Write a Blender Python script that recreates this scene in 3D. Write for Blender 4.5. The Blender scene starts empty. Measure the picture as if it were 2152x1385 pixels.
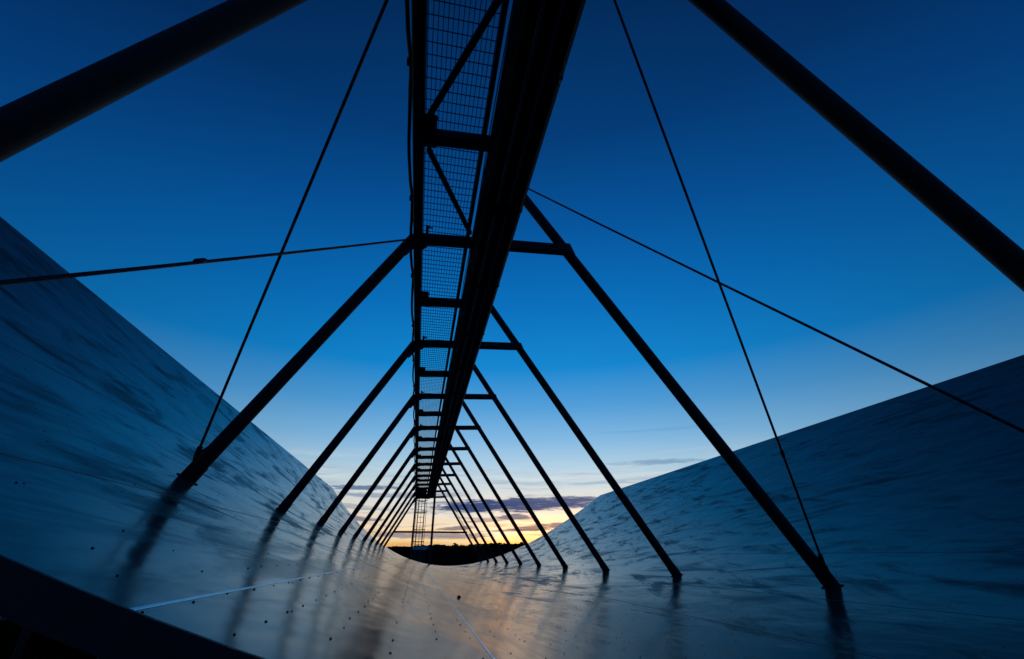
import bpy, bmesh, math, random
from mathutils import Vector, Matrix, noise
R = math.radians
random.seed(7)
S = bpy.context.scene
COL = S.collection

# ------------------------------------------------------------------ camera
cd = bpy.data.cameras.new('camera')
cam = bpy.data.objects.new('camera', cd)
COL.objects.link(cam)
cd.sensor_width = 36.0
cd.lens = 930.0 / 2152.0 * 36.0
cd.clip_start = 0.02
cd.clip_end = 12000
cam.location = (0, 0, 0)
cam.rotation_euler = (R(90 + 27.145), 0, R(-10.927))
S.camera = cam

# ------------------------------------------------------------------ exposure
S.view_settings.view_transform = 'Standard'
S.view_settings.look = 'None'
S.view_settings.exposure = 0.0
S.view_settings.gamma = 1.0
S.view_settings.use_curve_mapping = False

# ------------------------------------------------------------------ world: dusk sky
SUN_AZ, SUN_EL = 18.0, 1.0
W = bpy.data.worlds.new('World')
S.world = W
W.use_nodes = True
nt = W.node_tree
nt.nodes.clear()


def N(kind, **kw):
    n = nt.nodes.new(kind)
    for k, v in kw.items():
        setattr(n, k, v)
    return n


def M_(op, a, b=None, c=None, clamp=False):
    n = nt.nodes.new('ShaderNodeMath')
    n.operation = op
    n.use_clamp = clamp
    for i, v in enumerate((a, b, c)):
        if v is None:
            continue
        if isinstance(v, (int, float)):
            n.inputs[i].default_value = v
        else:
            nt.links.new(v, n.inputs[i])
    return n.outputs[0]


def MIX(fac, a, b, mode='MIX'):
    n = nt.nodes.new('ShaderNodeMix')
    n.data_type = 'RGBA'
    n.blend_type = mode
    for sock, v in ((n.inputs[0], fac), (n.inputs[6], a), (n.inputs[7], b)):
        if isinstance(v, (int, float)):
            sock.default_value = v
        elif isinstance(v, tuple):
            sock.default_value = (*v, 1)
        else:
            nt.links.new(v, sock)
    return n.outputs[2]


def SS(v, lo, hi):
    n = nt.nodes.new('ShaderNodeMapRange')
    n.interpolation_type = 'SMOOTHSTEP'
    nt.links.new(v, n.inputs[0])
    n.inputs[1].default_value = lo
    n.inputs[2].default_value = hi
    return n.outputs[0]


def NOISE(vec, scale, detail=4, rough=.55, dist=0.0):
    n = nt.nodes.new('ShaderNodeTexNoise')
    n.inputs['Scale'].default_value = scale
    n.inputs['Detail'].default_value = detail
    n.inputs['Roughness'].default_value = rough
    n.inputs['Distortion'].default_value = dist
    nt.links.new(vec, n.inputs['Vector'])
    return n.outputs[0]


def COMB(x, y, z):
    n = nt.nodes.new('ShaderNodeCombineXYZ')
    for i, v in enumerate((x, y, z)):
        if isinstance(v, (int, float)):
            n.inputs[i].default_value = v
        else:
            nt.links.new(v, n.inputs[i])
    return n.outputs[0]


tc = N('ShaderNodeTexCoord')
sep = N('ShaderNodeSeparateXYZ')
nt.links.new(tc.outputs['Generated'], sep.inputs[0])
dx, dy, dz = sep.outputs
DEG = 180 / math.pi
el = M_('MULTIPLY', M_('ARCSINE', dz), DEG)
az = M_('MULTIPLY', M_('ARCTAN2', dx, dy), DEG)


def lin(r, g, b):
    f = lambda c: (c / 255 / 12.92) if c <= 10 else ((c / 255 + .055) / 1.055) ** 2.4
    return (f(r), f(g), f(b))


sky_stops = [(-3, (50, 40, 40)), (0.8, (220, 150, 80)), (1.5, (250, 204, 128)), (2.0, (251, 220, 164)), (2.8, (250, 222, 184)), (4.0, (240, 221, 198)),
             (5.4, (226, 222, 214)), (7.5, (204, 217, 222)), (10, (172, 206, 228)), (13, (128, 184, 226)), (17, (80, 158, 216)),
             (22, (8, 134, 208)), (30, (0, 111, 188)), (40, (0, 84, 156)), (50, (0, 60, 120)), (64, (0, 40, 86)), (90, (0, 26, 62))]
ramp = N('ShaderNodeValToRGB')
cr = ramp.color_ramp
E0, E1 = -3.0, 90.0
while len(cr.elements) > 1:
    cr.elements.remove(cr.elements[0])
pos = lambda e: ((e - E0) / (E1 - E0)) ** .5
cr.elements[0].position = 0
cr.elements[0].color = (*lin(*sky_stops[0][1]), 1)
for e, c in sky_stops[1:]:
    x = cr.elements.new(pos(e))
    x.color = (*lin(*c), 1)
t = M_('POWER', M_('DIVIDE', M_('SUBTRACT', el, E0), E1 - E0, clamp=True), .5)
nt.links.new(t, ramp.inputs[0])
base = ramp.outputs[0]
# away from the afterglow the sky is deeper and bluer
azd = M_('ABSOLUTE', M_('SUBTRACT', az, SUN_AZ - 6))
azd = M_('MINIMUM', azd, M_('SUBTRACT', 360.0, azd))
away = SS(azd, 4, 78)
lowf = SS(el, 62, 5)
deep = MIX(1.0, base, (.08, .28, .36), 'MULTIPLY')
dk = M_('MULTIPLY', away, M_('ADD', M_('MULTIPLY', lowf, .1), .85))
base = MIX(dk, base, deep)
east = MIX(SS(el, 0, 45), lin(8, 70, 126), lin(0, 42, 92))
base = MIX(SS(azd, 45, 135), base, east)
# thin streaky clouds near the horizon
warp = NOISE(COMB(M_('MULTIPLY', az, .08), M_('MULTIPLY', el, .5), 3.1), 1.0, 3)
wv = M_('MULTIPLY', M_('SUBTRACT', warp, .5), 2.0)
uv1 = COMB(M_('MULTIPLY', az, .07), M_('ADD', M_('MULTIPLY', el, 1.1), wv), 0.0)
n1 = NOISE(uv1, 1.3, 8, .6)
streak = M_('MULTIPLY', SS(n1, .47, .66), M_('MULTIPLY', SS(el, 11, 6.5), SS(el, .8, 1.8)))
base = MIX(M_('MULTIPLY', streak, .8), base, MIX(SS(el, 2, 7), lin(150, 130, 132), lin(140, 160, 186)))
n1b = NOISE(COMB(M_('MULTIPLY', az, .06), M_('ADD', M_('MULTIPLY', el, .8), wv), 7.0), 1.5, 8, .62)
n1c = NOISE(COMB(M_('MULTIPLY', az, .05), M_('ADD', M_('MULTIPLY', el, .7), M_('MULTIPLY', wv, .7)), 15.0), 1.4, 9, .62, .3)
wisp = M_('MULTIPLY', SS(n1c, .46, .66), M_('MULTIPLY', SS(el, 12.5, 7), SS(azd, 75, 25)))
base = MIX(M_('MULTIPLY', wisp, .5), base, lin(226, 228, 226))
glowst = M_('MULTIPLY', SS(n1b, .52, .66), M_('MULTIPLY', SS(el, 7.5, 4), SS(azd, 60, 25)))
base = MIX(M_('MULTIPLY', glowst, .6), base, MIX(SS(el, 1.5, 4), lin(255, 196, 96), lin(255, 232, 196)))
# the afterglow itself is brighter than the print can hold
gl = M_('MULTIPLY', SS(M_('ABSOLUTE', M_('SUBTRACT', az, SUN_AZ)), 14, 3), SS(el, 6.0, 1.5))
gain = M_('ADD', 1.0, M_('MULTIPLY', gl, 1.6))
base = MIX(1.0, base, COMB(gain, M_('POWER', gain, .55), M_('POWER', gain, .05)), 'MULTIPLY')
# named cloud banks: azimuth, elevation, half width, half height, darkness, colour
edge = NOISE(COMB(M_('MULTIPLY', az, .30), M_('MULTIPLY', el, 1.9), 1.7), 1.0, 9, .68, .5)
edge2 = NOISE(COMB(M_('MULTIPLY', az, .9), M_('MULTIPLY', el, 7.0), 5.7), 1.0, 6, .6, .3)
en = M_('ADD', M_('MULTIPLY', M_('SUBTRACT', edge, .5), 4.2), M_('MULTIPLY', M_('SUBTRACT', edge2, .5), 1.6))


def bank(a, e, ha, he, col, amt, tilt=0.0, soft=.75):
    global base
    da = M_('DIVIDE', M_('SUBTRACT', az, a), ha)
    de = M_('DIVIDE', M_('SUBTRACT', M_('SUBTRACT', el, e), M_('MULTIPLY', M_('SUBTRACT', az, a), tilt)), he)
    d = M_('ADD', M_('ADD', M_('MULTIPLY', da, da), M_('MULTIPLY', de, de)), en)
    base = MIX(M_('MULTIPLY', SS(d, 1.0 + soft * .4, 1.0 - soft), amt), base, lin(*col))


bank(11.5, 5.55, 11, .8, (14, 62, 120), .96, .03)
bank(5.5, 5.2, 6.5, .55, (22, 66, 118), .9, .05)
bank(19, 6.15, 9, .3, (66, 92, 128), .7, 0)
bank(-1, 6.45, 8, .33, (120, 140, 168), .65, .02)
bank(11.2, 4.2, 2.2, .3, (74, 86, 118), .85, .02)
bank(8.0, 3.75, 3.2, .16, (120, 112, 126), .6, .05)
bank(15.5, 3.2, 4.8, .36, (86, 84, 108), .85, .08)
bank(12.5, 2.75, 5, .14, (120, 98, 104), .7, .02)
bank(4.8, 2.95, 2.4, .24, (84, 88, 112), .8, .05)
bank(1.5, 2.15, 7.5, .4, (134, 128, 144), .85, 0)
bank(-7.5, 7.15, 5.5, .26, (66, 100, 142), .85, .02)
bank(-8, 3.9, 4, .3, (70, 88, 124), .75, -.05)
bank(-11, 5.2, 5, .25, (110, 130, 156), .5, .0)
bank(28.5, 10.0, 5.6, .34, (104, 146, 182), .7, 0, .9)
bank(31, 13.7, 8, .2, (100, 162, 206), .6, 0, 1.0)
bank(22, 8.0, 6, .2, (150, 176, 200), .6, .05, 1.0)
# physical twilight sky on top, faint
sky = N('ShaderNodeTexSky', sky_type='NISHITA')
sky.sun_disc = False
sky.sun_elevation = R(SUN_EL)
sky.sun_rotation = R(SUN_AZ)
sky.altitude = 500
bg1 = N('ShaderNodeBackground')
bg2 = N('ShaderNodeBackground')
nt.links.new(base, bg1.inputs[0])
bg1.inputs[1].default_value = 1.0
nt.links.new(sky.outputs[0], bg2.inputs[0])
bg2.inputs[1].default_value = 0.004
add = N('ShaderNodeAddShader')
nt.links.new(bg1.outputs[0], add.inputs[0])
nt.links.new(bg2.outputs[0], add.inputs[1])
out = N('ShaderNodeOutputWorld')
nt.links.new(add.outputs[0], out.inputs[0])

sl = bpy.data.lights.new('afterglow_sun', 'SUN')
sl.energy = 0.02
sl.angle = R(12)
sl.color = (1, .72, .45)
so = bpy.data.objects.new('afterglow_sun', sl)
COL.objects.link(so)
sv = Vector((math.sin(R(SUN_AZ)) * math.cos(R(3)), math.cos(R(SUN_AZ)) * math.cos(R(3)), math.sin(R(3))))
so.rotation_euler = sv.to_track_quat('Z', 'Y').to_euler()


# ------------------------------------------------------------------ materials
def new_mat(name):
    global nt
    m = bpy.data.materials.new(name)
    m.use_nodes = True
    nt = m.node_tree
    b = nt.nodes['Principled BSDF']
    return m, b


def steel(name, col, rough=.55, metal=0.0, var=.35, scale=6.0):
    m, b = new_mat(name)
    c = N('ShaderNodeTexCoord').outputs['Object']
    n = NOISE(c, scale, 6, .65)
    n2 = NOISE(c, scale * 7, 3, .6)
    f = M_('ADD', M_('MULTIPLY', n, .7), M_('MULTIPLY', n2, .3))
    lo = tuple(v * (1 - var) for v in col)
    hi = tuple(min(1, v * (1 + var)) for v in col)
    nt.links.new(MIX(SS(f, .35, .65), lo, hi), b.inputs['Base Color'])
    nt.links.new(M_('ADD', M_('MULTIPLY', f, .3), rough - .15), b.inputs['Roughness'])
    b.inputs['Metallic'].default_value = metal
    bp = N('ShaderNodeBump')
    bp.inputs['Strength'].default_value = .15
    bp.inputs['Distance'].default_value = .01
    nt.links.new(n2, bp.inputs['Height'])
    nt.links.new(bp.outputs[0], b.inputs['Normal'])
    return m


MAT = {}
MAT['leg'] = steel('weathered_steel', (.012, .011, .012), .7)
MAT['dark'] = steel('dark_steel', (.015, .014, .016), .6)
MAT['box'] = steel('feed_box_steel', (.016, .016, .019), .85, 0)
MAT['strip'] = steel('feed_strip', (.2, .2, .23), .5, .2)
MAT['pale'] = steel('galvanised_rail', (.42, .43, .45), .4, .7, .2)
MAT['mesh'] = steel('grating_steel', (.03, .034, .045), .6)
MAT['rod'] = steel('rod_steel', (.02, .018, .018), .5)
MAT['roof'] = steel('pale_roof_sheet', (.32, .33, .34), .8, 0, .15, 1.0)
MAT['wall'] = steel('shed_wall', (.015, .014, .013), .8, 0, .2, 1.0)
MAT['concrete'] = steel('concrete', (.3, .3, .29), .85, 0, .25, 2.0)
MAT['seam'] = steel('bright_seam', (.62, .64, .66), .32, .9, .2, 1.5)
MAT['bark'] = steel('bark', (.04, .03, .02), .9)
MAT['stone'] = steel('stone', (.05, .045, .04), .85, 0, .3, 40)
MAT['leaf'] = steel('needles', (.015, .02, .01), .9, 0, .4, .4)


def reflector_mat():
    """UV = (arc length across the trough, metres along it)"""
    m, b = new_mat('reflector_sheet')
    uv = N('ShaderNodeUVMap', uv_map='UVMap').outputs[0]
    sp = N('ShaderNodeSeparateXYZ')
    nt.links.new(uv, sp.inputs[0])
    s, y = sp.outputs[0], sp.outputs[1]
    # dirt streaks, dragged along the trough and slightly down the slope
    skew = M_('ADD', s, M_('MULTIPLY', y, .10))
    v1 = COMB(M_('MULTIPLY', skew, 1.7), M_('MULTIPLY', y, .42), 0.0)
    st = NOISE(v1, 1.0, 7, .60, .8)
    v2 = COMB(M_('MULTIPLY', s, .45), M_('MULTIPLY', y, .35), 4.0)
    big = NOISE(v2, 1.0, 5, .55, .4)
    v3 = COMB(M_('MULTIPLY', M_('SUBTRACT', s, M_('MULTIPLY', y, .3)), 2.6), M_('MULTIPLY', y, .55), 8.0)
    fine = NOISE(v3, 1.0, 9, .68, .5)
    spk = NOISE(COMB(s, y, 2.0), 38, 4, .7)
    dirt = M_('ADD', M_('MULTIPLY', SS(st, .48, .66), .75), M_('MULTIPLY', SS(fine, .50, .68), .8))
    dirt = M_('MULTIPLY', dirt, SS(big, .30, .52), clamp=True)
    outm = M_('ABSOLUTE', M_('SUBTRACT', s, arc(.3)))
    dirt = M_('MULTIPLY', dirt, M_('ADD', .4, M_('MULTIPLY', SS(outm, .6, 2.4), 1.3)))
    # lens edge darkening painted into the outer panels' colour, mottled by noise
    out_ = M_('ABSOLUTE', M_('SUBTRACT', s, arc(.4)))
    vignette = M_('MULTIPLY', SS(M_('ADD', out_, M_('MULTIPLY', M_('SUBTRACT', big, .5), 4.0)), 1.0, 6.0), .84)
    # each panel has its own tone
    pi_ = M_('FLOOR', M_('DIVIDE', M_('SUBTRACT', s, SEAM0), PANEL_W))
    yi = M_('FLOOR', M_('DIVIDE', M_('ADD', y, M_('MULTIPLY', pi_, 1.37)), 3.66))
    wn = N('ShaderNodeTexWhiteNoise', noise_dimensions='2D')
    nt.links.new(COMB(pi_, yi, 0.0), wn.inputs[0])
    tone = M_('ADD', M_('MULTIPLY', wn.outputs[0], .22), .86)
    # cross joints
    fy = M_('FRACT', M_('DIVIDE', M_('ADD', y, M_('MULTIPLY', pi_, 1.37)), 3.66))
    joint = M_('LESS_THAN', M_('ABSOLUTE', M_('SUBTRACT', fy, .5)), .0016)
    # screw heads: rows .18 m apart, .25 m pitch, some missing
    rs = M_('DIVIDE', M_('SUBTRACT', s, SEAM0 + .02), .183)
    ri = M_('ROUND', rs)
    yy = M_('DIVIDE', M_('ADD', y, M_('MULTIPLY', ri, .07)), .25)
    ci = M_('ROUND', yy)
    wj = N('ShaderNodeTexWhiteNoise', noise_dimensions='2D')
    nt.links.new(COMB(ri, ci, 0.0), wj.inputs[0])
    sj = N('ShaderNodeSeparateColor')
    nt.links.new(wj.outputs[1], sj.inputs[0])
    ds = M_('ADD', M_('MULTIPLY', M_('SUBTRACT', rs, ri), .183), M_('MULTIPLY', M_('SUBTRACT', sj.outputs[0], .5), .035))
    dyv = M_('ADD', M_('MULTIPLY', M_('SUBTRACT', yy, ci), .25), M_('MULTIPLY', M_('SUBTRACT', sj.outputs[1], .5), .05))
    dd = M_('SQRT', M_('ADD', M_('MULTIPLY', ds, ds), M_('MULTIPLY', dyv, dyv)))
    dot = M_('MULTIPLY', M_('LESS_THAN', dd, .003), .0)
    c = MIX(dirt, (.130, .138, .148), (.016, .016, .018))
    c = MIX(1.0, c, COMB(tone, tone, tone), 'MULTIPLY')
    c = MIX(vignette, c, (.03, .03, .032))
    c = MIX(SS(spk, .3, .8), c, MIX(1.0, c, (.84, .84, .84), 'MULTIPLY'))
    # perforation
    ps = M_('SINE', M_('MULTIPLY', M_('ADD', s, y), 2 * math.pi / .012))
    pt = M_('SINE', M_('MULTIPLY', M_('SUBTRACT', s, y), 2 * math.pi / .012))
    hole = SS(M_('MULTIPLY', ps, pt), .2, .7)
    c = MIX(M_('MULTIPLY', hole, .35), c, (.05, .05, .055))
    fs_ = M_('FRACT', M_('DIVIDE', M_('SUBTRACT', s, SEAM0 + .02), PANEL_W))
    lap = M_('LESS_THAN', fs_, .007)
    c = MIX(M_('MULTIPLY', lap, .8), c, (.02, .02, .02))
    c = MIX(M_('MULTIPLY', joint, .6), c, (.03, .03, .03))
    c = MIX(dot, c, (.012, .012, .014))
    nt.links.new(c, b.inputs['Base Color'])
    b.inputs['Metallic'].default_value = .5
    b.inputs['Specular Tint'].default_value = (.52, .47, .43, 1)
    b.inputs['Specular IOR Level'].default_value = .28
    rg = M_('ADD', M_('ADD', .12, M_('MULTIPLY', dirt, .16)), M_('MULTIPLY', big, .07))
    nt.links.new(M_('ADD', rg, M_('MULTIPLY', dot, .4)), b.inputs['Roughness'])
    # sheet waviness: oil-canning between the fixings
    w1 = NOISE(COMB(M_('MULTIPLY', s, 1.6), M_('MULTIPLY', y, .9), 11.0), 1.0, 3, .5)
    w2 = NOISE(COMB(M_('MULTIPLY', s, 5.5), M_('MULTIPLY', y, 1.6), 5.0), 1.0, 2, .5)
    h = M_('ADD', M_('MULTIPLY', w1, .014), M_('MULTIPLY', w2, .0009))
    bp = N('ShaderNodeBump')
    bp.inputs['Strength'].default_value = 1.0
    bp.inputs['Distance'].default_value = 1.0
    nt.links.new(h, bp.inputs['Height'])
    nt.links.new(bp.outputs[0], b.inputs['Normal'])
    return m


def ground_mat():
    m, b = new_mat('dark_grassland')
    c = N('ShaderNodeTexCoord').outputs['Object']
    n = NOISE(c, .05, 6, .6)
    n2 = NOISE(c, 2.5, 6, .7)
    f = M_('ADD', M_('MULTIPLY', n, .5), M_('MULTIPLY', n2, .5))
    nt.links.new(MIX(SS(f, .35, .65), (.003, .003, .002), (.008, .007, .005)), b.inputs['Base Color'])
    b.inputs['Roughness'].default_value = 1.0
    b.inputs['Specular IOR Level'].default_value = 0
    bp = N('ShaderNodeBump')
    bp.inputs['Distance'].default_value = .08
    nt.links.new(n2, bp.inputs['Height'])
    nt.links.new(bp.outputs[0], b.inputs['Normal'])
    return m


# ------------------------------------------------------------------ mesh helpers
class MB:
    def __init__(self):
        self.v, self.f, self.sm = [], [], []

    def add(self, vs, fs, smooth=False):
        k = len(self.v)
        self.v += [tuple(p) for p in vs]
        self.f += [tuple(i + k for i in f) for f in fs]
        self.sm += [smooth] * len(fs)
        return self

    def prism(self, a, b, w, h, up=(0, 0, 1), ch=0.0):
        """rectangular bar from a to b, w across, h along 'up', chamfered edges"""
        a, b = Vector(a), Vector(b)
        d = (b - a).normalized()
        u = Vector(up)
        u = (u - d * u.dot(d))
        if u.length < 1e-5:
            u = Vector((1, 0, 0)) - d * d.x
        u.normalize()
        s = d.cross(u)
        ch = ch or min(w, h) * .12
        x, y = w / 2, h / 2
        pr = [(x - ch, y), (x, y - ch), (x, -y + ch), (x - ch, -y), (-x + ch, -y), (-x, -y + ch), (-x, y - ch), (-x + ch, y)]
        vs = [a + s * p + u * q for p, q in pr] + [b + s * p + u * q for p, q in pr]
        fs = [(i, (i + 1) % 8, (i + 1) % 8 + 8, i + 8) for i in range(8)]
        fs += [tuple(range(7, -1, -1)), tuple(range(8, 16))]
        return self.add(vs, fs)

    def tube(self, pts, r, n=8, caps=True):
        pts = [Vector(p) for p in pts]
        rs = r if isinstance(r, (list, tuple)) else [r] * len(pts)
        d0 = (pts[1] - pts[0]).normalized()
        u = Vector((0, 0, 1)) if abs(d0.z) < .9 else Vector((1, 0, 0))
        vs = []
        for i, p in enumerate(pts):
            d = (pts[min(i + 1, len(pts) - 1)] - pts[max(i - 1, 0)]).normalized()
            u = (u - d * u.dot(d)).normalized()
            s = d.cross(u)
            for k in range(n):
                a = 2 * math.pi * k / n
                vs.append(p + (u * math.cos(a) + s * math.sin(a)) * rs[i])
        fs = []
        for i in range(len(pts) - 1):
            for k in range(n):
                fs.append((i * n + k, i * n + (k + 1) % n, (i + 1) * n + (k + 1) % n, (i + 1) * n + k))
        self.add(vs, fs, True)
        if caps:
            L = (len(pts) - 1) * n
            self.add(vs[:n], [tuple(range(n - 1, -1, -1))])
            self.add(vs[L:], [tuple(range(n))])
        return self

    def extr(self, poly, d):
        """closed planar polygon (3-D points) extruded by vector d"""
        n = len(poly)
        d = Vector(d)
        vs = [Vector(p) for p in poly] + [Vector(p) + d for p in poly]
        fs = [(i, (i + 1) % n, (i + 1) % n + n, i + n) for i in range(n)]
        fs += [tuple(range(n - 1, -1, -1)), tuple(range(n, 2 * n))]
        return self.add(vs, fs)

    def box(self, x0, x1, y0, y1, z0, z1):
        return self.extr([(x0, y0, z0), (x1, y0, z0), (x1, y1, z0), (x0, y1, z0)], (0, 0, z1 - z0))

    def build(self, name, mat, parent=None):
        me = bpy.data.meshes.new(name)
        org = parent.location if parent else Vector((0, 0, 0))
        me.from_pydata([(p[0] - org[0], p[1] - org[1], p[2] - org[2]) for p in self.v], [], self.f)
        me.polygons.foreach_set('use_smooth', self.sm)
        bm = bmesh.new()
        bm.from_mesh(me)
        bmesh.ops.recalc_face_normals(bm, faces=bm.faces)
        bm.to_mesh(me)
        bm.free()
        me.materials.append(mat)
        o = bpy.data.objects.new(name, me)
        COL.objects.link(o)
        if parent:
            o.parent = parent
        return o


def thing(name, label, cat, loc=(0, 0, 0), group=None):
    o = bpy.data.objects.new(name, None)
    COL.objects.link(o)
    o.location = loc
    o.empty_display_size = .2
    return tag(o, label, cat, group)


def tag(o, label, cat, group=None):
    o['label'] = label
    o['category'] = cat
    if group:
        o['group'] = group
    return o


# ------------------------------------------------------------------ layout (metres, camera at the origin)
Y_NEAR, Y_FAR = 1.25, 35.0
P, Y1 = 3.4, 4.971           # leg pitch and the first whole pair
ZL, ZR = 3.86, 3.976         # crossbar level at its left and right ends
XL, XR = -.408, 1.745
FOOT_L, FOOT_R = (-2.257, .618), (4.66, -.333)
GROUND = -1.7


def zprof(x):
    # smooth section of the trough: a parabola tipped slightly to the right
    u = (x - 3.8) / 10
    z = 0.0
    for c in (0.1291, 0.1577, -1.6595, 4.5844, 1.5238, -0.4646):
        z = z * u + c
    return z


PR = [(-6.2 + 20 * i / 120, zprof(-6.2 + 20 * i / 120)) for i in range(121)]
ARC = [0.0]
for a, b in zip(PR, PR[1:]):
    ARC.append(ARC[-1] + math.hypot(b[0] - a[0], b[1] - a[1]))


def interp(x, xs, ys):
    for i in range(len(xs) - 1):
        if x <= xs[i + 1]:
            q = (x - xs[i]) / (xs[i + 1] - xs[i])
            return ys[i] + q * (ys[i + 1] - ys[i])
    return ys[-1]


PX, PZ = [p[0] for p in PR], [p[1] for p in PR]
surf = lambda x: interp(x, PX, PZ)
arc = lambda x: interp(x, PX, ARC)
PANEL_W = 1.0
SEAM0 = arc(-.60)


def atarc(s):
    return interp(s, ARC, PX), interp(s, ARC, PZ)


def nrm(x):
    e = .05
    d = Vector((2 * e, 0, surf(x + e) - surf(x - e))).normalized()
    return Vector((-d.z, 0, d.x))


# ------------------------------------------------------------------ reflector trough
trough = thing('reflector_trough', 'long curved trough of stained metal sheet filling the lower half of the view', 'reflector', (2.1, Y_NEAR, -.5))
YS = [Y_NEAR + (Y_FAR - Y_NEAR) * i / 60 for i in range(61)]
TH = .03
vs, fs, uvs = [], [], []
nP = len(PR)
for y in YS:
    for (x, z), s in zip(PR, ARC):
        vs.append((x, y, z))
        uvs.append((s, y))
for j in range(60):
    for i in range(nP - 1):
        a = j * nP + i
        fs.append((a, a + 1, a + 1 + nP, a + nP))
me = bpy.data.meshes.new('reflector_sheet')
me.from_pydata([(x - 2.1, y - Y_NEAR, z + .5) for x, y, z in vs], [], fs)
ul = me.uv_layers.new(name='UVMap')
for lp in me.loops:
    ul.data[lp.index].uv = uvs[lp.vertex_index]
me.polygons.foreach_set('use_smooth', [True] * len(fs))
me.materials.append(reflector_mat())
sheet = bpy.data.objects.new('reflector_sheet', me)
COL.objects.link(sheet)
sheet.parent = trough
me2 = me.copy()
me2.name = 'backing_sheet'
me2.materials.clear()
me2.materials.append(MAT['dark'])
back = bpy.data.objects.new('backing_sheet', me2)
COL.objects.link(back)
back.parent = trough
back.location = (0, 0, -.006)

# bright joint strips along the trough
SEAMS = [-.60, .35, -1.72, 5.9, 8.9, -3.6, 2.9, 4.2]
for k, x in enumerate(SEAMS):
    mb = MB()
    w = .0065 if k == 0 else (.007 if k == 1 else .0018)
    z = surf(x)
    nn = nrm(x)
    tt = Vector((nn.z, 0, -nn.x))
    prev = None
    # lapped in lengths, each butted to the next with a slight misfit
    y = Y_NEAR + .004
    while y < Y_FAR - .01:
        L = min(random.choice((1.8, 2.4, 3.0, 3.6)), Y_FAR - .005 - y)
        off = random.uniform(-.004, .004)
        ww = w * random.uniform(.8, 1.15)
        c = Vector((x + off, 0, surf(x + off)))
        q = [c - tt * ww + nn * .0005, c + tt * ww + nn * .0005, c + tt * ww * .7 + nn * .002, c - tt * ww * .7 + nn * .002]
        mb.extr([(p.x, y, p.z) for p in q], (0, L - .006, 0))
        y += L
    mb.build('seam_strip', MAT['seam'] if k < 2 else MAT['strip'], trough)

# screw heads: rows .18 m apart, .25 m pitch
def head(mb, x, y, r):
    n = nrm(x)
    t = Vector((n.z, 0, -n.x))
    c = Vector((x, y, surf(x)))
    ring = lambda rr, h: [c + t * rr * math.cos(a) + Vector((0, rr * math.sin(a), 0)) + n * h for a in [math.pi / 4 * j for j in range(8)]]
    v = ring(r, 0) + ring(r * .85, r * .55) + ring(r * .4, r * .8)
    f = [(L * 8 + j, L * 8 + (j + 1) % 8, L * 8 + 8 + (j + 1) % 8, L * 8 + 8 + j) for L in range(2) for j in range(8)] + [tuple(range(16, 24))]
    mb.add(v, f, True)


heads = []
rr_ = random.Random(5)
for ri in range(-26, 60):
    s_ = SEAM0 + .02 + ri * .183
    if not .1 < s_ < ARC[-1] - .1:
        continue
    x = atarc(s_)[0]
    side = abs(x - .5)
    for ci in range(0, 70):
        y = Y_NEAR + .04 + ci * .25 + (ri * .07) % .25 + rr_.uniform(-.02, .02)
        keep = .8 if side < 1.3 else .3
        if y > 18 or rr_.random() > keep * (1 if y < 9 else .5):
            continue
        heads.append((x + rr_.uniform(-.006, .006), y, rr_.uniform(.0032, .0046)))
        if rr_.random() < .08:
            heads.append((x + rr_.uniform(-.02, .02), y + rr_.uniform(.03, .05), rr_.uniform(.0028, .0036)))
vis = [h for h in heads if -.66 < h[0] / h[1] < 1.0 and h[1] > 1.35]
vis.sort(key=lambda h: h[1] + abs(h[0]) * .5)
near, nearset = vis[:100], set(vis[:100])
for h in near:
    mb = MB()
    head(mb, *h)
    mb.build('screw_head', MAT['dark'], trough)
mb = MB()
for h in heads:
    if h not in nearset:
        head(mb, *h)
o = mb.build('screw_heads', MAT['dark'], trough)
o['kind'] = 'stuff'

# rim rails along the two long edges, edge beams across both ends
for (x, z), sgn in ((PR[0], -1), (PR[-1], 1)):
    MB().prism((x + sgn * .035, Y_NEAR, z - .03), (x + sgn * .035, Y_FAR, z - .03), .06, .08).build('rim_rail', MAT['leg'], trough)


def rib(mb, y, depth, thick, x0=None, x1=None, drop=.012):
    idx = list(range(0, nP, 1))
    idx = [i for i in idx if (x0 is None or PR[i][0] >= x0) and (x1 is None or PR[i][0] <= x1)]
    for i, j in zip(idx, idx[1:]):
        a, b = PR[i], PR[j]
        na, nb = nrm(min(max(a[0], -6.1), 13.7)), nrm(min(max(b[0], -6.1), 13.7))
        pa, pb = Vector((a[0], y, a[1])) - na * drop, Vector((b[0], y, b[1])) - nb * drop
        mb.extr([pa, pb, pb - nb * depth, pa - na * depth], (0, thick, 0))


mb = MB(); rib(mb, Y_NEAR - .014, .085, .012, drop=-.006); mb.build('edge_beam', MAT['dark'], trough)
mb = MB(); rib(mb, Y_FAR + .0, .12, .05, drop=.006); mb.build('edge_beam', MAT['dark'], trough)
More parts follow.
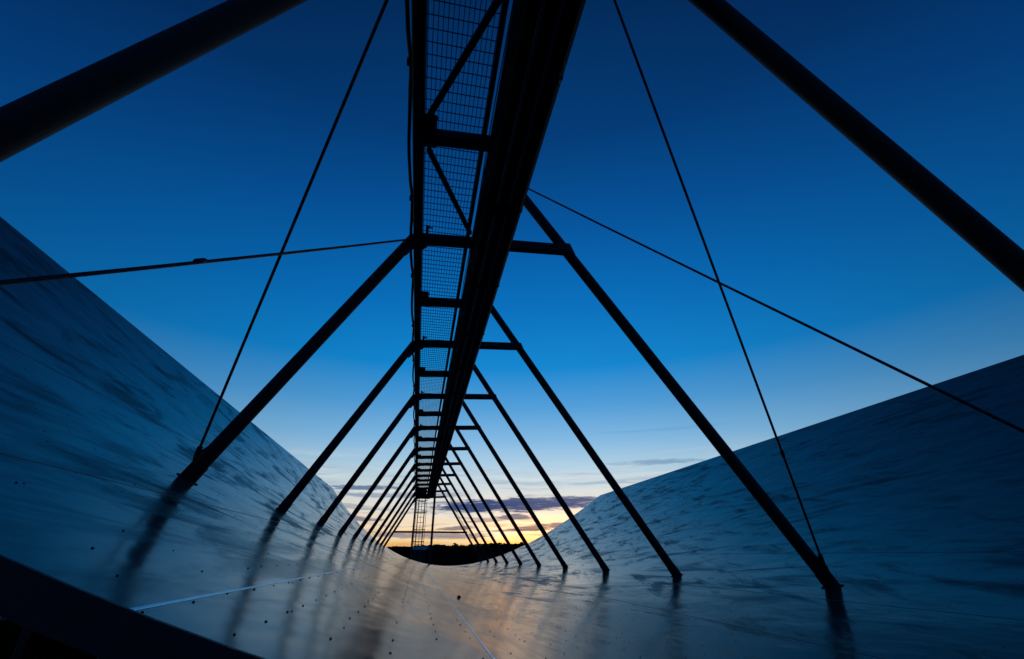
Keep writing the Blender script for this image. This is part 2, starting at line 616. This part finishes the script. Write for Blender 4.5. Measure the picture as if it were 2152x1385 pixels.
# back frames: rib, lower chord, posts to the ground
for k in range(10):
    y = Y1 - P + k * P + (.0 if k else .12)
    mb = MB()
    rib(mb, y, .14, .06)
    chord = [(-6.0, 3.4), (-3.6, .7), (-1.2, -.75), (2.1, -1.15), (5.5, -.85), (9.5, .8), (13.6, 3.5)]
    for a, b in zip(chord, chord[1:]):
        mb.prism((a[0], y + .12, a[1]), (b[0], y + .12, b[1]), .07, .09)
    for x, zc in chord[1:-1]:
        mb.prism((x, y + .12, zc + .045), (x + .4, y + .12, surf(x + .4) - .16), .05, .05)
        mb.prism((x, y + .12, zc + .045), (x - .5, y + .12, surf(x - .5) - .16), .05, .05)
    mb.build('back_frame', MAT['dark'], trough)
    for x, zt in ((-5.2, 2.3), (-1.2, -.8), (5.5, -.9), (12.6, 2.75)):
        MB().prism((x, y + .2, GROUND - .2), (x, y + .2, zt), .14, .14).build('support_post', MAT['dark'], trough)

# near end: landing beam below the edge with stub brackets
mb = MB()
for a, b in (((-5.6, 2.1), (-2.2, -.15)), ((-2.2, -.15), (.3, -.75))):
    mb.prism((a[0], Y_NEAR - .12, a[1]), (b[0], Y_NEAR - .12, b[1]), .12, .22)
mb.build('end_girder', MAT['dark'], trough)
for x in (-1.6, -.9, -.2):
    zt = surf(x) - .18
    MB().prism((x, Y_NEAR - .11, zt - .45), (x, Y_NEAR - .11, zt), .05, .09).build('end_stub', MAT['dark'], trough)

# ------------------------------------------------------------------ legs
ORD = ['nearest', 'second nearest', 'third nearest', 'fourth nearest', 'fifth nearest', 'sixth nearest', 'seventh nearest', 'eighth nearest',
       'ninth nearest', 'second farthest', 'farthest']
LW = .146


def xz_along(a, b, q):
    return (a[0] + (b[0] - a[0]) * q, a[1] + (b[1] - a[1]) * q)


def foot_parts(root, fx, y, side, gusset, proto):
    """shoe plate lying on the sheet plus, at braced bays, the rod bracket"""
    n = nrm(fx)
    t = Vector((n.z, 0, -n.x))
    c = Vector((fx, y, surf(fx)))
    mb = MB()
    q = [c + t * .082 + Vector((0, -.082, 0)), c + t * .082 + Vector((0, .082, 0)), c - t * .082 + Vector((0, .082, 0)), c - t * .082 + Vector((0, -.082, 0))]
    mb.extr([p + n * .001 for p in q], n * .009)
    mb.build('base_plate', MAT['leg'], root)


legs = []
for k in range(11):
    y = Y1 + P * (k - 1)
    last = (k == 10)
    # left leg
    top, foot = (XL, ZL), FOOT_L
    # extend the foot until it reaches the sheet (or, past the end of the trough, the ground)
    if last:
        q = (top[1] - GROUND) / (top[1] - foot[1])
        fl = xz_along(top, foot, q)
    else:
        q = 1.0
        for i in range(80):
            x, z = xz_along(top, foot, .85 + i * .004)
            if z <= surf(x) + .01:
                q = .85 + i * .004
                break
        fl = xz_along(top, foot, q)
    root = thing('support_leg', 'L', 'support leg', (fl[0], y, fl[1]), 'slanting legs on the left side of the trough')
    d = Vector((top[0] - fl[0], 0, top[1] - fl[1])).normalized()
    a = Vector((fl[0], y, fl[1])) - d * (.0 if not last else .2)
    b = Vector((top[0], y, top[1]))
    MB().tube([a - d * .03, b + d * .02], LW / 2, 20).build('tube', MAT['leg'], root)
    mb = MB()   # shoe sleeve
    mb.tube([a - d * .02, a + d * .16], LW / 2 + .008, 20)
    mb.build('sleeve', MAT['leg'], root)
    mb = MB()   # knee plate under the chord
    mb.extr([(XL - .16, y - .1, ZL - .38), (XL + .05, y - .1, ZL - .06), (XL + .17, y - .1, ZL - .06), (XL + .05, y - .1, ZL - .2), (XL - .06, y - .1, ZL - .36)], (0, .016, 0))
    mb.build('knee_plate', MAT['dark'], root)
    if not last:
        foot_parts(root, fl[0], y, -1, k < 2, None)
    if k in (0, 1, 9, 10):
        mb = MB()
        e = a + d * .34
        s = 1 if k in (0, 9) else -1
        E_ = Vector((-2.12, y - .21, .86)) if s < 0 else Vector((-2.17, y + .18, .77))
        h_ = Vector((0, s * LW / 2, 0))
        mb.extr([a + d * .10 + h_, a + d * .46 + h_, E_ + d * .05, E_ - d * .04 + Vector((0, s * .02, 0))], Vector((.014, 0, -.008)))
        mb.build('rod_bracket', MAT['dark'], root)
    legs.append((k, 'L', root))
    # right leg
    top, foot = (1.06, 3.976 + (1.745 - 1.06) * 4.309 / 2.915), FOOT_R
    if last:
        q = (top[1] - GROUND) / (top[1] - foot[1])
        fr = xz_along(top, foot, q)
    else:
        q = 1.0
        for i in range(120):
            x, z = xz_along(top, foot, .85 + i * .003)
            if z <= surf(x) + .01:
                q = .85 + i * .003
                break
        fr = xz_along(top, foot, q)
    root = thing('support_leg', 'R', 'support leg', (fr[0], y, fr[1]), 'slanting legs on the right side of the trough')
    d = Vector((top[0] - fr[0], 0, top[1] - fr[1])).normalized()
    a = Vector((fr[0], y, fr[1])) - d * (.0 if not last else .2)
    b = Vector((top[0], y, top[1]))
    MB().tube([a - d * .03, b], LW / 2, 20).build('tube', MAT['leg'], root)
    MB().tube([a - d * .02, a + d * .16], LW / 2 + .008, 20).build('sleeve', MAT['leg'], root)
    mb = MB()
    mb.extr([(XR - .14, y - .095, ZR - .06), (XR + .12, y - .095, ZR - .13), (XR + .05, y - .095, ZR + .05), (XR - .14, y - .095, ZR + .05)], (0, .014, 0))
    mb.build('knee_plate', MAT['dark'], root)
    if not last:
        foot_parts(root, fr[0], y, 1, k < 2, None)
    if k in (0, 1, 9, 10):
        mb = MB()
        e = a + d * .34
        s = 1 if k in (0, 9) else -1
        E_ = Vector((4.47, y - .14, -.05)) if s < 0 else Vector((4.42, y + .23, .02))
        h_ = Vector((0, s * LW / 2, 0))
        mb.extr([a + d * .03 + h_, a + d * .44 + h_, E_ + d * .05, E_ - d * .05 + Vector((0, s * .02, 0))], Vector((-.014, 0, -.008)))
        mb.build('rod_bracket', MAT['dark'], root)
    legs.append((k, 'R', root))

for k, s, root in legs:
    side = 'left' if s == 'L' else 'right'
    if k == 0:
        tx = 'big dark steel leg crossing the top %s corner, cut off by the frame' % side
    elif k == 1:
        tx = 'dark steel leg on the %s with a tie rod bracket just above its foot' % side
    elif k == 10:
        tx = '%s leg of the farthest pair, joined by the low horizontal brace' % side
    else:
        tx = 'dark slanting steel leg, %s in the %s row' % (ORD[k].replace('nearest', 'nearest').replace('second farthest', 'last but one'), side)
    root['label'] = tx

# ------------------------------------------------------------------ walkway under the focal line
Y0, YE = .85, Y1 + P * 9
walk = thing('walkway', 'narrow overhead walkway of open steel grating between dark beams', 'walkway', (0, Y0, 3.9))
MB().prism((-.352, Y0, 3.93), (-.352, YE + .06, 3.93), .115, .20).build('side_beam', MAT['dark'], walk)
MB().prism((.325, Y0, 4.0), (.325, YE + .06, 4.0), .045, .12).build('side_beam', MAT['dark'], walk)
bars = [Y1 - P + i * P / 2 for i in range(21)]
for i, y in enumerate(bars):
    mb = MB()
    zz = lambda x: ZL + (ZR - ZL) * (x - XL) / (XR - XL)
    if i % 2 == 0:
        mb.prism((XL, y, zz(XL)), (XR + .02, y, zz(XR)), .13, .13, ch=.012)
    else:
        mb.prism((-.31, y, zz(-.31)), (.62, y, zz(.62)), .13, .13, ch=.012)
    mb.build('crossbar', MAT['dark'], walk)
    mb = MB()   # plate where the crossbar meets the left beam, with a small clamp above
    if i % 2:
        mb.box(-.30, -.17, y - .2, y + .2, zz(-.3) + .075, zz(-.3) + .09)
    else:
        mb.extr([(-.30, y - .14, zz(-.3) - .08), (-.30, y + .16, zz(-.3) - .08), (-.22, y + .07, zz(-.3) - .08), (-.18, y - .065, zz(-.3) - .08), (-.21, y - .16, zz(-.3) - .08)], (0, 0, .014))
    mb.build('corner_plate', MAT['dark'], walk)
    mb = MB()
    mb.box(-.25, -.215, y - .19, y - .07, 3.90, 3.96)
    mb.tube([(-.24, y - .2, 3.92), (-.19, y - .22, 3.90), (-.165, y - .20, 3.91)], .014, 6)
    mb.build('clamp', MAT['dark'], walk)
# grating
MW = .0024
for i in range(-1, 20):
    ya = (bars[i] if i >= 0 else Y0) + .001
    yb = bars[i + 1] - .001
    mb = MB()
    z = 4.075
    wx = .0032 if i < 6 else .0032
    nx = 15
    x0_, x1_ = -.292, .302
    for j in range(nx):
        x = x0_ + (x1_ - x0_) * j / (nx - 1)
        mb.box(x - wx, x + wx, ya, yb, z - .010, z)
    ny = int(round((yb - ya) / .112))
    for j in range(ny):
        y = ya + (yb - ya) * (j + .5) / ny
        mb.box(x0_ - .02, x1_ + .02, y - wx, y + wx, z - .018, z - .0105)
    mb.build('grating_panel', MAT['mesh'], walk)
# two floor diagonals in the first bays
MB().prism((-.245, 3.04, 3.90), (.33, 1.76, 3.93), .055, .06).build('diagonal_brace', MAT['dark'], walk)
MB().prism((-.245, 3.46, 3.90), (.345, 4.80, 3.93), .05, .06).build('diagonal_brace', MAT['dark'], walk)
# last bays: closer slats of the end landing
for j in range(14):
    y = YE - 3.3 + j * .25
    MB().box(-.29, .31, y, y + .11, 4.02, 4.055).build('end_slat', MAT['dark'], walk)
MB().prism((-.41, YE + .1, 3.93), (.65, YE + .1, 3.93), .1, .24).build('end_beam', MAT['dark'], walk)
MB().prism((.6, YE - 3.2, 3.93), (.6, YE + .04, 3.93), .08, .12).build('end_side_beam', MAT['dark'], walk)

# cable looped along the left beam with clips
clip_y = [2.52 + i * 1.7 for i in range(20)]
for a in range(len(clip_y) + 0):
    ya = clip_y[a - 1] if a else .86
    yb = clip_y[a]
    if yb > YE: break
    mb = MB()
    pts = []
    for j in range(13):
        q = j / 12
        sag = (q ** 1.5) * (1 - q) * 2.6 if True else 0
        pts.append((-.42 - .055 * sag - .004 * random.random(), ya + (yb - ya) * q, 3.90 - .07 * sag))
    mb.tube(pts, .018 + .004 * random.random(), 8)
    mb.build('cable_loop', MAT['dark'], walk)
    MB().box(-.455, -.411, yb - .02, yb + .03, 3.86, 3.91).build('cable_clip', MAT['dark'], walk)
# pale conduits between grating and feed box
MB().tube([(.392, Y0, 3.90), (.392, YE - 2, 3.90)], .010, 8).build('conduit', MAT['pale'], walk)
pts = [(.372 + .006 * math.sin(j * 1.1), Y0 + j * .5, 3.885 + .008 * math.sin(j * .7 + 1)) for j in range(66)]
MB().tube(pts, .006, 6).build('conduit', MAT['pale'], walk)

# ------------------------------------------------------------------ feed box (receiver line)
feed = thing('feed_box', 'long dark boxed beam running overhead beside the grating walkway', 'feed line', (.65, Y0, 3.7))
sect = [(.425, 4.36), (.405, 3.90), (.415, 3.76), (.47, 3.69), (.855, 3.68), (.895, 3.72), (.925, 3.95), (.98, 4.36)]
YB = 33.3
mb = MB()
mb.extr([(x, Y0, z) for x, z in sect], (0, YB - Y0, 0))
mb.build('housing', MAT['box'], feed)
for i, (xa, xb, zz_) in enumerate(((.56, .605, 3.668), (.70, .735, 3.668))):
    for j in range(20):
        ya = max(Y0 + .02, bars[j] - .9 if j < 21 else 0)
        yb = ya + 1.52
        if yb > YB: break
        mb = MB()
        mb.extr([(xa, ya, 3.682), (xb, ya, 3.682), (xb - .008, ya, zz_), (xa + .008, ya, zz_)], (0, yb - ya, 0))
        mb.build('underside_rib', MAT['strip'], feed)
for j in range(20):
    y = bars[j] + .74
    if y > YB: break
    mb = MB()
    outer = [(x + (.006 if x > .6 else -.006), z - .008) for x, z in sect]
    mb.extr([(x, y, z) for x, z in outer], (0, .03, 0))
    mb.build('joint_flange', MAT['dark'], feed)
MB().prism((.93, YB - .5, 3.93), (.93, YE + .05, 3.97), .12, .2).build('end_bracket', MAT['dark'], feed)

# ------------------------------------------------------------------ tie rods
def rod(a, b, label, r=.0125, sleeve=.5):
    a, b = Vector(a), Vector(b)
    o = thing('tie_rod', label, 'tie rod', tuple(a), 'crossing tie rods between legs')
    m = (a + b) / 2
    sag = Vector((0, 0, -.012))
    MB().tube([a, a.lerp(b, .25) + sag * .75, m + sag, a.lerp(b, .75) + sag * .75, b], r, 8).build('rod', MAT['rod'], o)
    c = a.lerp(b, sleeve)
    d = (b - a).normalized()
    mb = MB()
    mb.tube([c - d * .045, c - d * .035, c + d * .035, c + d * .045], [r * 1.1, r * 1.6, r * 1.6, r * 1.1], 6)
    mb.build('turnbuckle', MAT['rod'], o)
    for e, s in ((a, 1), (b, -1)):
        MB().prism(e - d * s * .03, e + d * s * .09, .045, .02).build('end_fork', MAT['rod'], o)


rod((-2.12, 4.76, .86), (-.43, 1.68, 3.84), 'thin tie rod rising steeply from the left bracketed foot to the top of the frame', sleeve=.97)
rod((-.47, 4.88, 3.76), (-2.17, 1.75, .77), 'thin tie rod with a turnbuckle running nearly level across the left of the sky', sleeve=.665)
rod((4.47, 4.83, -.05), (.98, 1.69, 5.12), 'thin tie rod rising steeply from the right bracketed foot to the top of the frame', sleeve=.20)
rod((1.06, 4.84, 5.0), (4.42, 1.80, .02), 'thin tie rod slanting gently down the right of the sky to the frame edge', sleeve=.96)
yA, yB = Y1 + P * 8, Y1 + P * 9
rod((1.6, yA + .1, 4.1), (4.15, yB - .1, .4), 'far thin tie rod of the end bay, falling away from the camera', r=.012)
rod((1.6, yB - .1, 4.1), (4.15, yA + .1, .4), 'far thin tie rod of the end bay, falling towards the camera', r=.012)

# ------------------------------------------------------------------ far end frame, ladder
endf = thing('end_frame', 'far end frame with two upright posts and a low horizontal brace', 'frame', (.4, YE, GROUND))
MB().prism((-.36, YE + .16, GROUND - .2), (-.36, YE + .16, 3.84), .13, .13, (0, 1, 0)).build('post', MAT['dark'], endf)
MB().prism((1.0, YE + .16, GROUND - .2), (1.0, YE + .16, 4.75), .16, .16, (0, 1, 0)).build('post', MAT['dark'], endf)
MB().prism((-1.66, YE + .02, 1.56), (3.53, YE + .02, 1.56), .12, .12).build('brace', MAT['dark'], endf)

lad = thing('cage_ladder', 'thin caged ladder hanging below the far end of the walkway', 'ladder', (.1, YE + .5, GROUND))
yl = YE + .3
for x in (-.12, .30):
    MB().tube([(x, yl, GROUND), (x, yl, 4.0)], .022, 6).build('rail', MAT['dark'], lad)
z = GROUND + .3
while z < 3.8:
    MB().tube([(-.12, yl, z), (.30, yl, z)], .016, 6).build('rung', MAT['dark'], lad)
    z += .36
for z in (.95, 1.75, 2.9, 3.75):
    pts = []
    for j in range(13):
        a = math.pi * j / 12
        pts.append((.09 - .36 * math.cos(a), yl + .05 + .6 * math.sin(a), z))
    MB().tube(pts, .03, 6).build('cage_hoop', MAT['dark'], lad)
for j in (0, 3, 6, 9, 12):
    a = math.pi * j / 12
    x, y = .09 - .36 * math.cos(a), yl + .05 + .6 * math.sin(a)
    MB().tube([(x, y, .7), (x, y, 3.95)], .015, 6).build('cage_strap', MAT['dark'], lad)

# ------------------------------------------------------------------ stone on the sheet
bm = bmesh.new()
bmesh.ops.create_icosphere(bm, subdivisions=2, radius=.021)
for v in bm.verts:
    v.co *= 1 + .25 * (noise.noise(v.co * 40) )
    v.co.z *= .75
me = bpy.data.meshes.new('stone')
bm.to_mesh(me); bm.free()
me.materials.append(MAT['stone'])
st = bpy.data.objects.new('stone', me)
COL.objects.link(st)
st.location = (.5, 5.65, surf(.5) + .013)
tag(st, 'small dark stone lying on the trough floor beside the bright seam', 'stone')

# ------------------------------------------------------------------ ground, hills, wood
def ridge_h(a):
    """skyline elevation tangent by azimuth (radians), hills all round"""
    d = math.degrees(a)
    t = .0215 + .0075 * max(0, min(1, (d + 4) / 18))
    if abs(d) > 40:
        t = .027
    return t + .0012 * math.sin(d * .9) + .0006 * math.sin(d * 2.7 + 1)


GM = ground_mat()
mb = MB()
radii = [0, 30, 60, 120, 220, 340, 460, 560, 640, 700, 780, 1000, 1600, 3000, 8000]
NA = 180
grid = []
for ri, r in enumerate(radii):
    for k in range(NA):
        a = 2 * math.pi * k / NA
        x, y = r * math.sin(a), r * math.cos(a)
        aa = (a + math.pi) % (2 * math.pi) - math.pi
        crest = 700 * (ridge_h(aa) - .0062)
        q = max(0, min(1, (r - 220) / 480))
        q = q * q * (3 - 2 * q)
        z = GROUND + (crest - GROUND) * q + (0 if r < 100 else .5 * noise.noise(Vector((x * .02, y * .02, 0))) * min(1, r / 400))
        if r > 700:
            z = GROUND + (crest - GROUND) * max(0, 1 - (r - 700) / 500) if r < 1200 else GROUND - 10
        grid.append((x, y, z))
fsg = []
for ri in range(len(radii) - 1):
    for k in range(NA):
        a, b = ri * NA + k, ri * NA + (k + 1) % NA
        fsg.append((a, b, b + NA, a + NA))
mb.add(grid, fsg, True)
g = mb.build('ground', GM)
g['kind'] = 'structure'


def conifer(mb, x, y, z, h, w):
    tiers = random.randint(4, 6)
    for t_ in range(tiers):
        q0 = .12 + .88 * t_ / tiers
        q1 = min(1.0, q0 + 1.5 / tiers)
        r = w * (1 - q0) * random.uniform(.75, 1.2) + .1
        n = 7
        vs = []
        for j in range(n):
            a = 2 * math.pi * j / n + random.random() * .5
            rr = r * random.uniform(.65, 1.2)
            vs.append((x + rr * math.cos(a), y + rr * math.sin(a), z + h * q0 + random.uniform(-.3, .3)))
        vs.append((x, y, z + h * q1))
        mb.add(vs, [(j, (j + 1) % n, n) for j in range(n)] + [tuple(range(n))])


def broadleaf(mb, x, y, z, h, w):
    for t_ in range(9):
        cx, cy = x + random.gauss(0, w * .4), y + random.gauss(0, w * .4)
        cz = z + h * random.uniform(.35, .9)
        r = w * random.uniform(.25, .5)
        vs = [(cx + r * random.uniform(.7, 1.2) * math.cos(a) * math.cos(b), cy + r * math.sin(a) * math.cos(b), cz + r * random.uniform(.7, 1.1) * math.sin(b))
              for b in (-.7, .2, .9) for a in [2 * math.pi * j / 6 for j in range(6)]]
        fs = []
        for L in range(2):
            for j in range(6):
                fs.append((L * 6 + j, L * 6 + (j + 1) % 6, (L + 1) * 6 + (j + 1) % 6, (L + 1) * 6 + j))
        fs += [tuple(range(5, -1, -1)), tuple(range(12, 18))]
        mb.add(vs, fs)


mb = MB()
for i in range(1500):
    a = R(random.uniform(-12, 24)) if i < 700 else random.uniform(-math.pi, math.pi)
    r = random.uniform(640, 720)
    x, y = r * math.sin(a), r * math.cos(a)
    z = r * (ridge_h(a) - .0062) - .6
    h = random.uniform(1.1, 2.3) * (1.3 if random.random() < .08 else 1)
    (conifer if random.random() < .2 else broadleaf)(mb, x, y, z, h, h * .8)
wood = mb.build('wood', MAT['leaf'])
wood['kind'] = 'stuff'
tag(wood, 'dark wood lining the low hills along the horizon', 'wood')

for az_t, h, lab in ((.0757, 4.6, 'dark tree standing above the skyline just right of the far post'),
                     (.2123, 4.0, 'lone dark tree above the skyline between the right legs'),
                     (.2408, 4.6, 'rounded dark tree on the skyline near the right slope of the trough')):
    a = math.atan(az_t)
    r = 655
    x, y = r * math.sin(a), r * math.cos(a)
    z = r * (ridge_h(a) - .0062) - .8
    o = thing('tree', lab, 'tree', (x, y, z), 'lone trees on the skyline')
    mb = MB()
    for _ in range(2):
        broadleaf(mb, x, y, z + 1.0, h - 1, h * .5)
    mb.build('crown', MAT['leaf'], o)
    MB().tube([(x, y, z - 1), (x, y, z + h * .3), (x + .1, y, z + h * .6)], [.35, .25, .12], 7).build('trunk', MAT['bark'], o)

# shed with a pale roof on the flat beyond the trough
sx, sy = .6, 118.0
sz = GROUND - .1
shed = thing('shed', 'small shed with a pale sheet roof beyond the far end of the trough', 'shed', (sx, sy, sz))
zt = 1.35
MB().box(sx - 1.7, sx + 1.7, sy, sy + 3, sz, zt).build('wall', MAT['wall'], shed)
mb = MB()
mb.extr([(sx - 1.9, sy - .3, zt + .01), (sx - 1.9, sy - .3, zt + .07), (sx - 1.5, sy + 1.5, zt + .85), (sx - 1.5, sy + 3.3, zt + .07), (sx - 1.9, sy + 3.3, zt + .01)], (3.6, 0, 0))
mb.build('roof', MAT['roof'], shed)
mb = MB(); mb.box(sx - .5, sx + .4, sy - .04, sy - .001, sz, sz + 2.0); mb.build('door', MAT['dark'], shed)

# concrete slab seen under the raised left side of the trough
mb = MB()
mb.extr([(-15.4, 19.0, GROUND - .2), (-12.0, 18.2, GROUND - .2), (-11.2, 22.0, GROUND - .2), (-14.6, 23.0, GROUND - .2)], (0, 0, .28))
o = mb.build('concrete_pad', MAT['concrete'])
o['kind'] = 'structure'
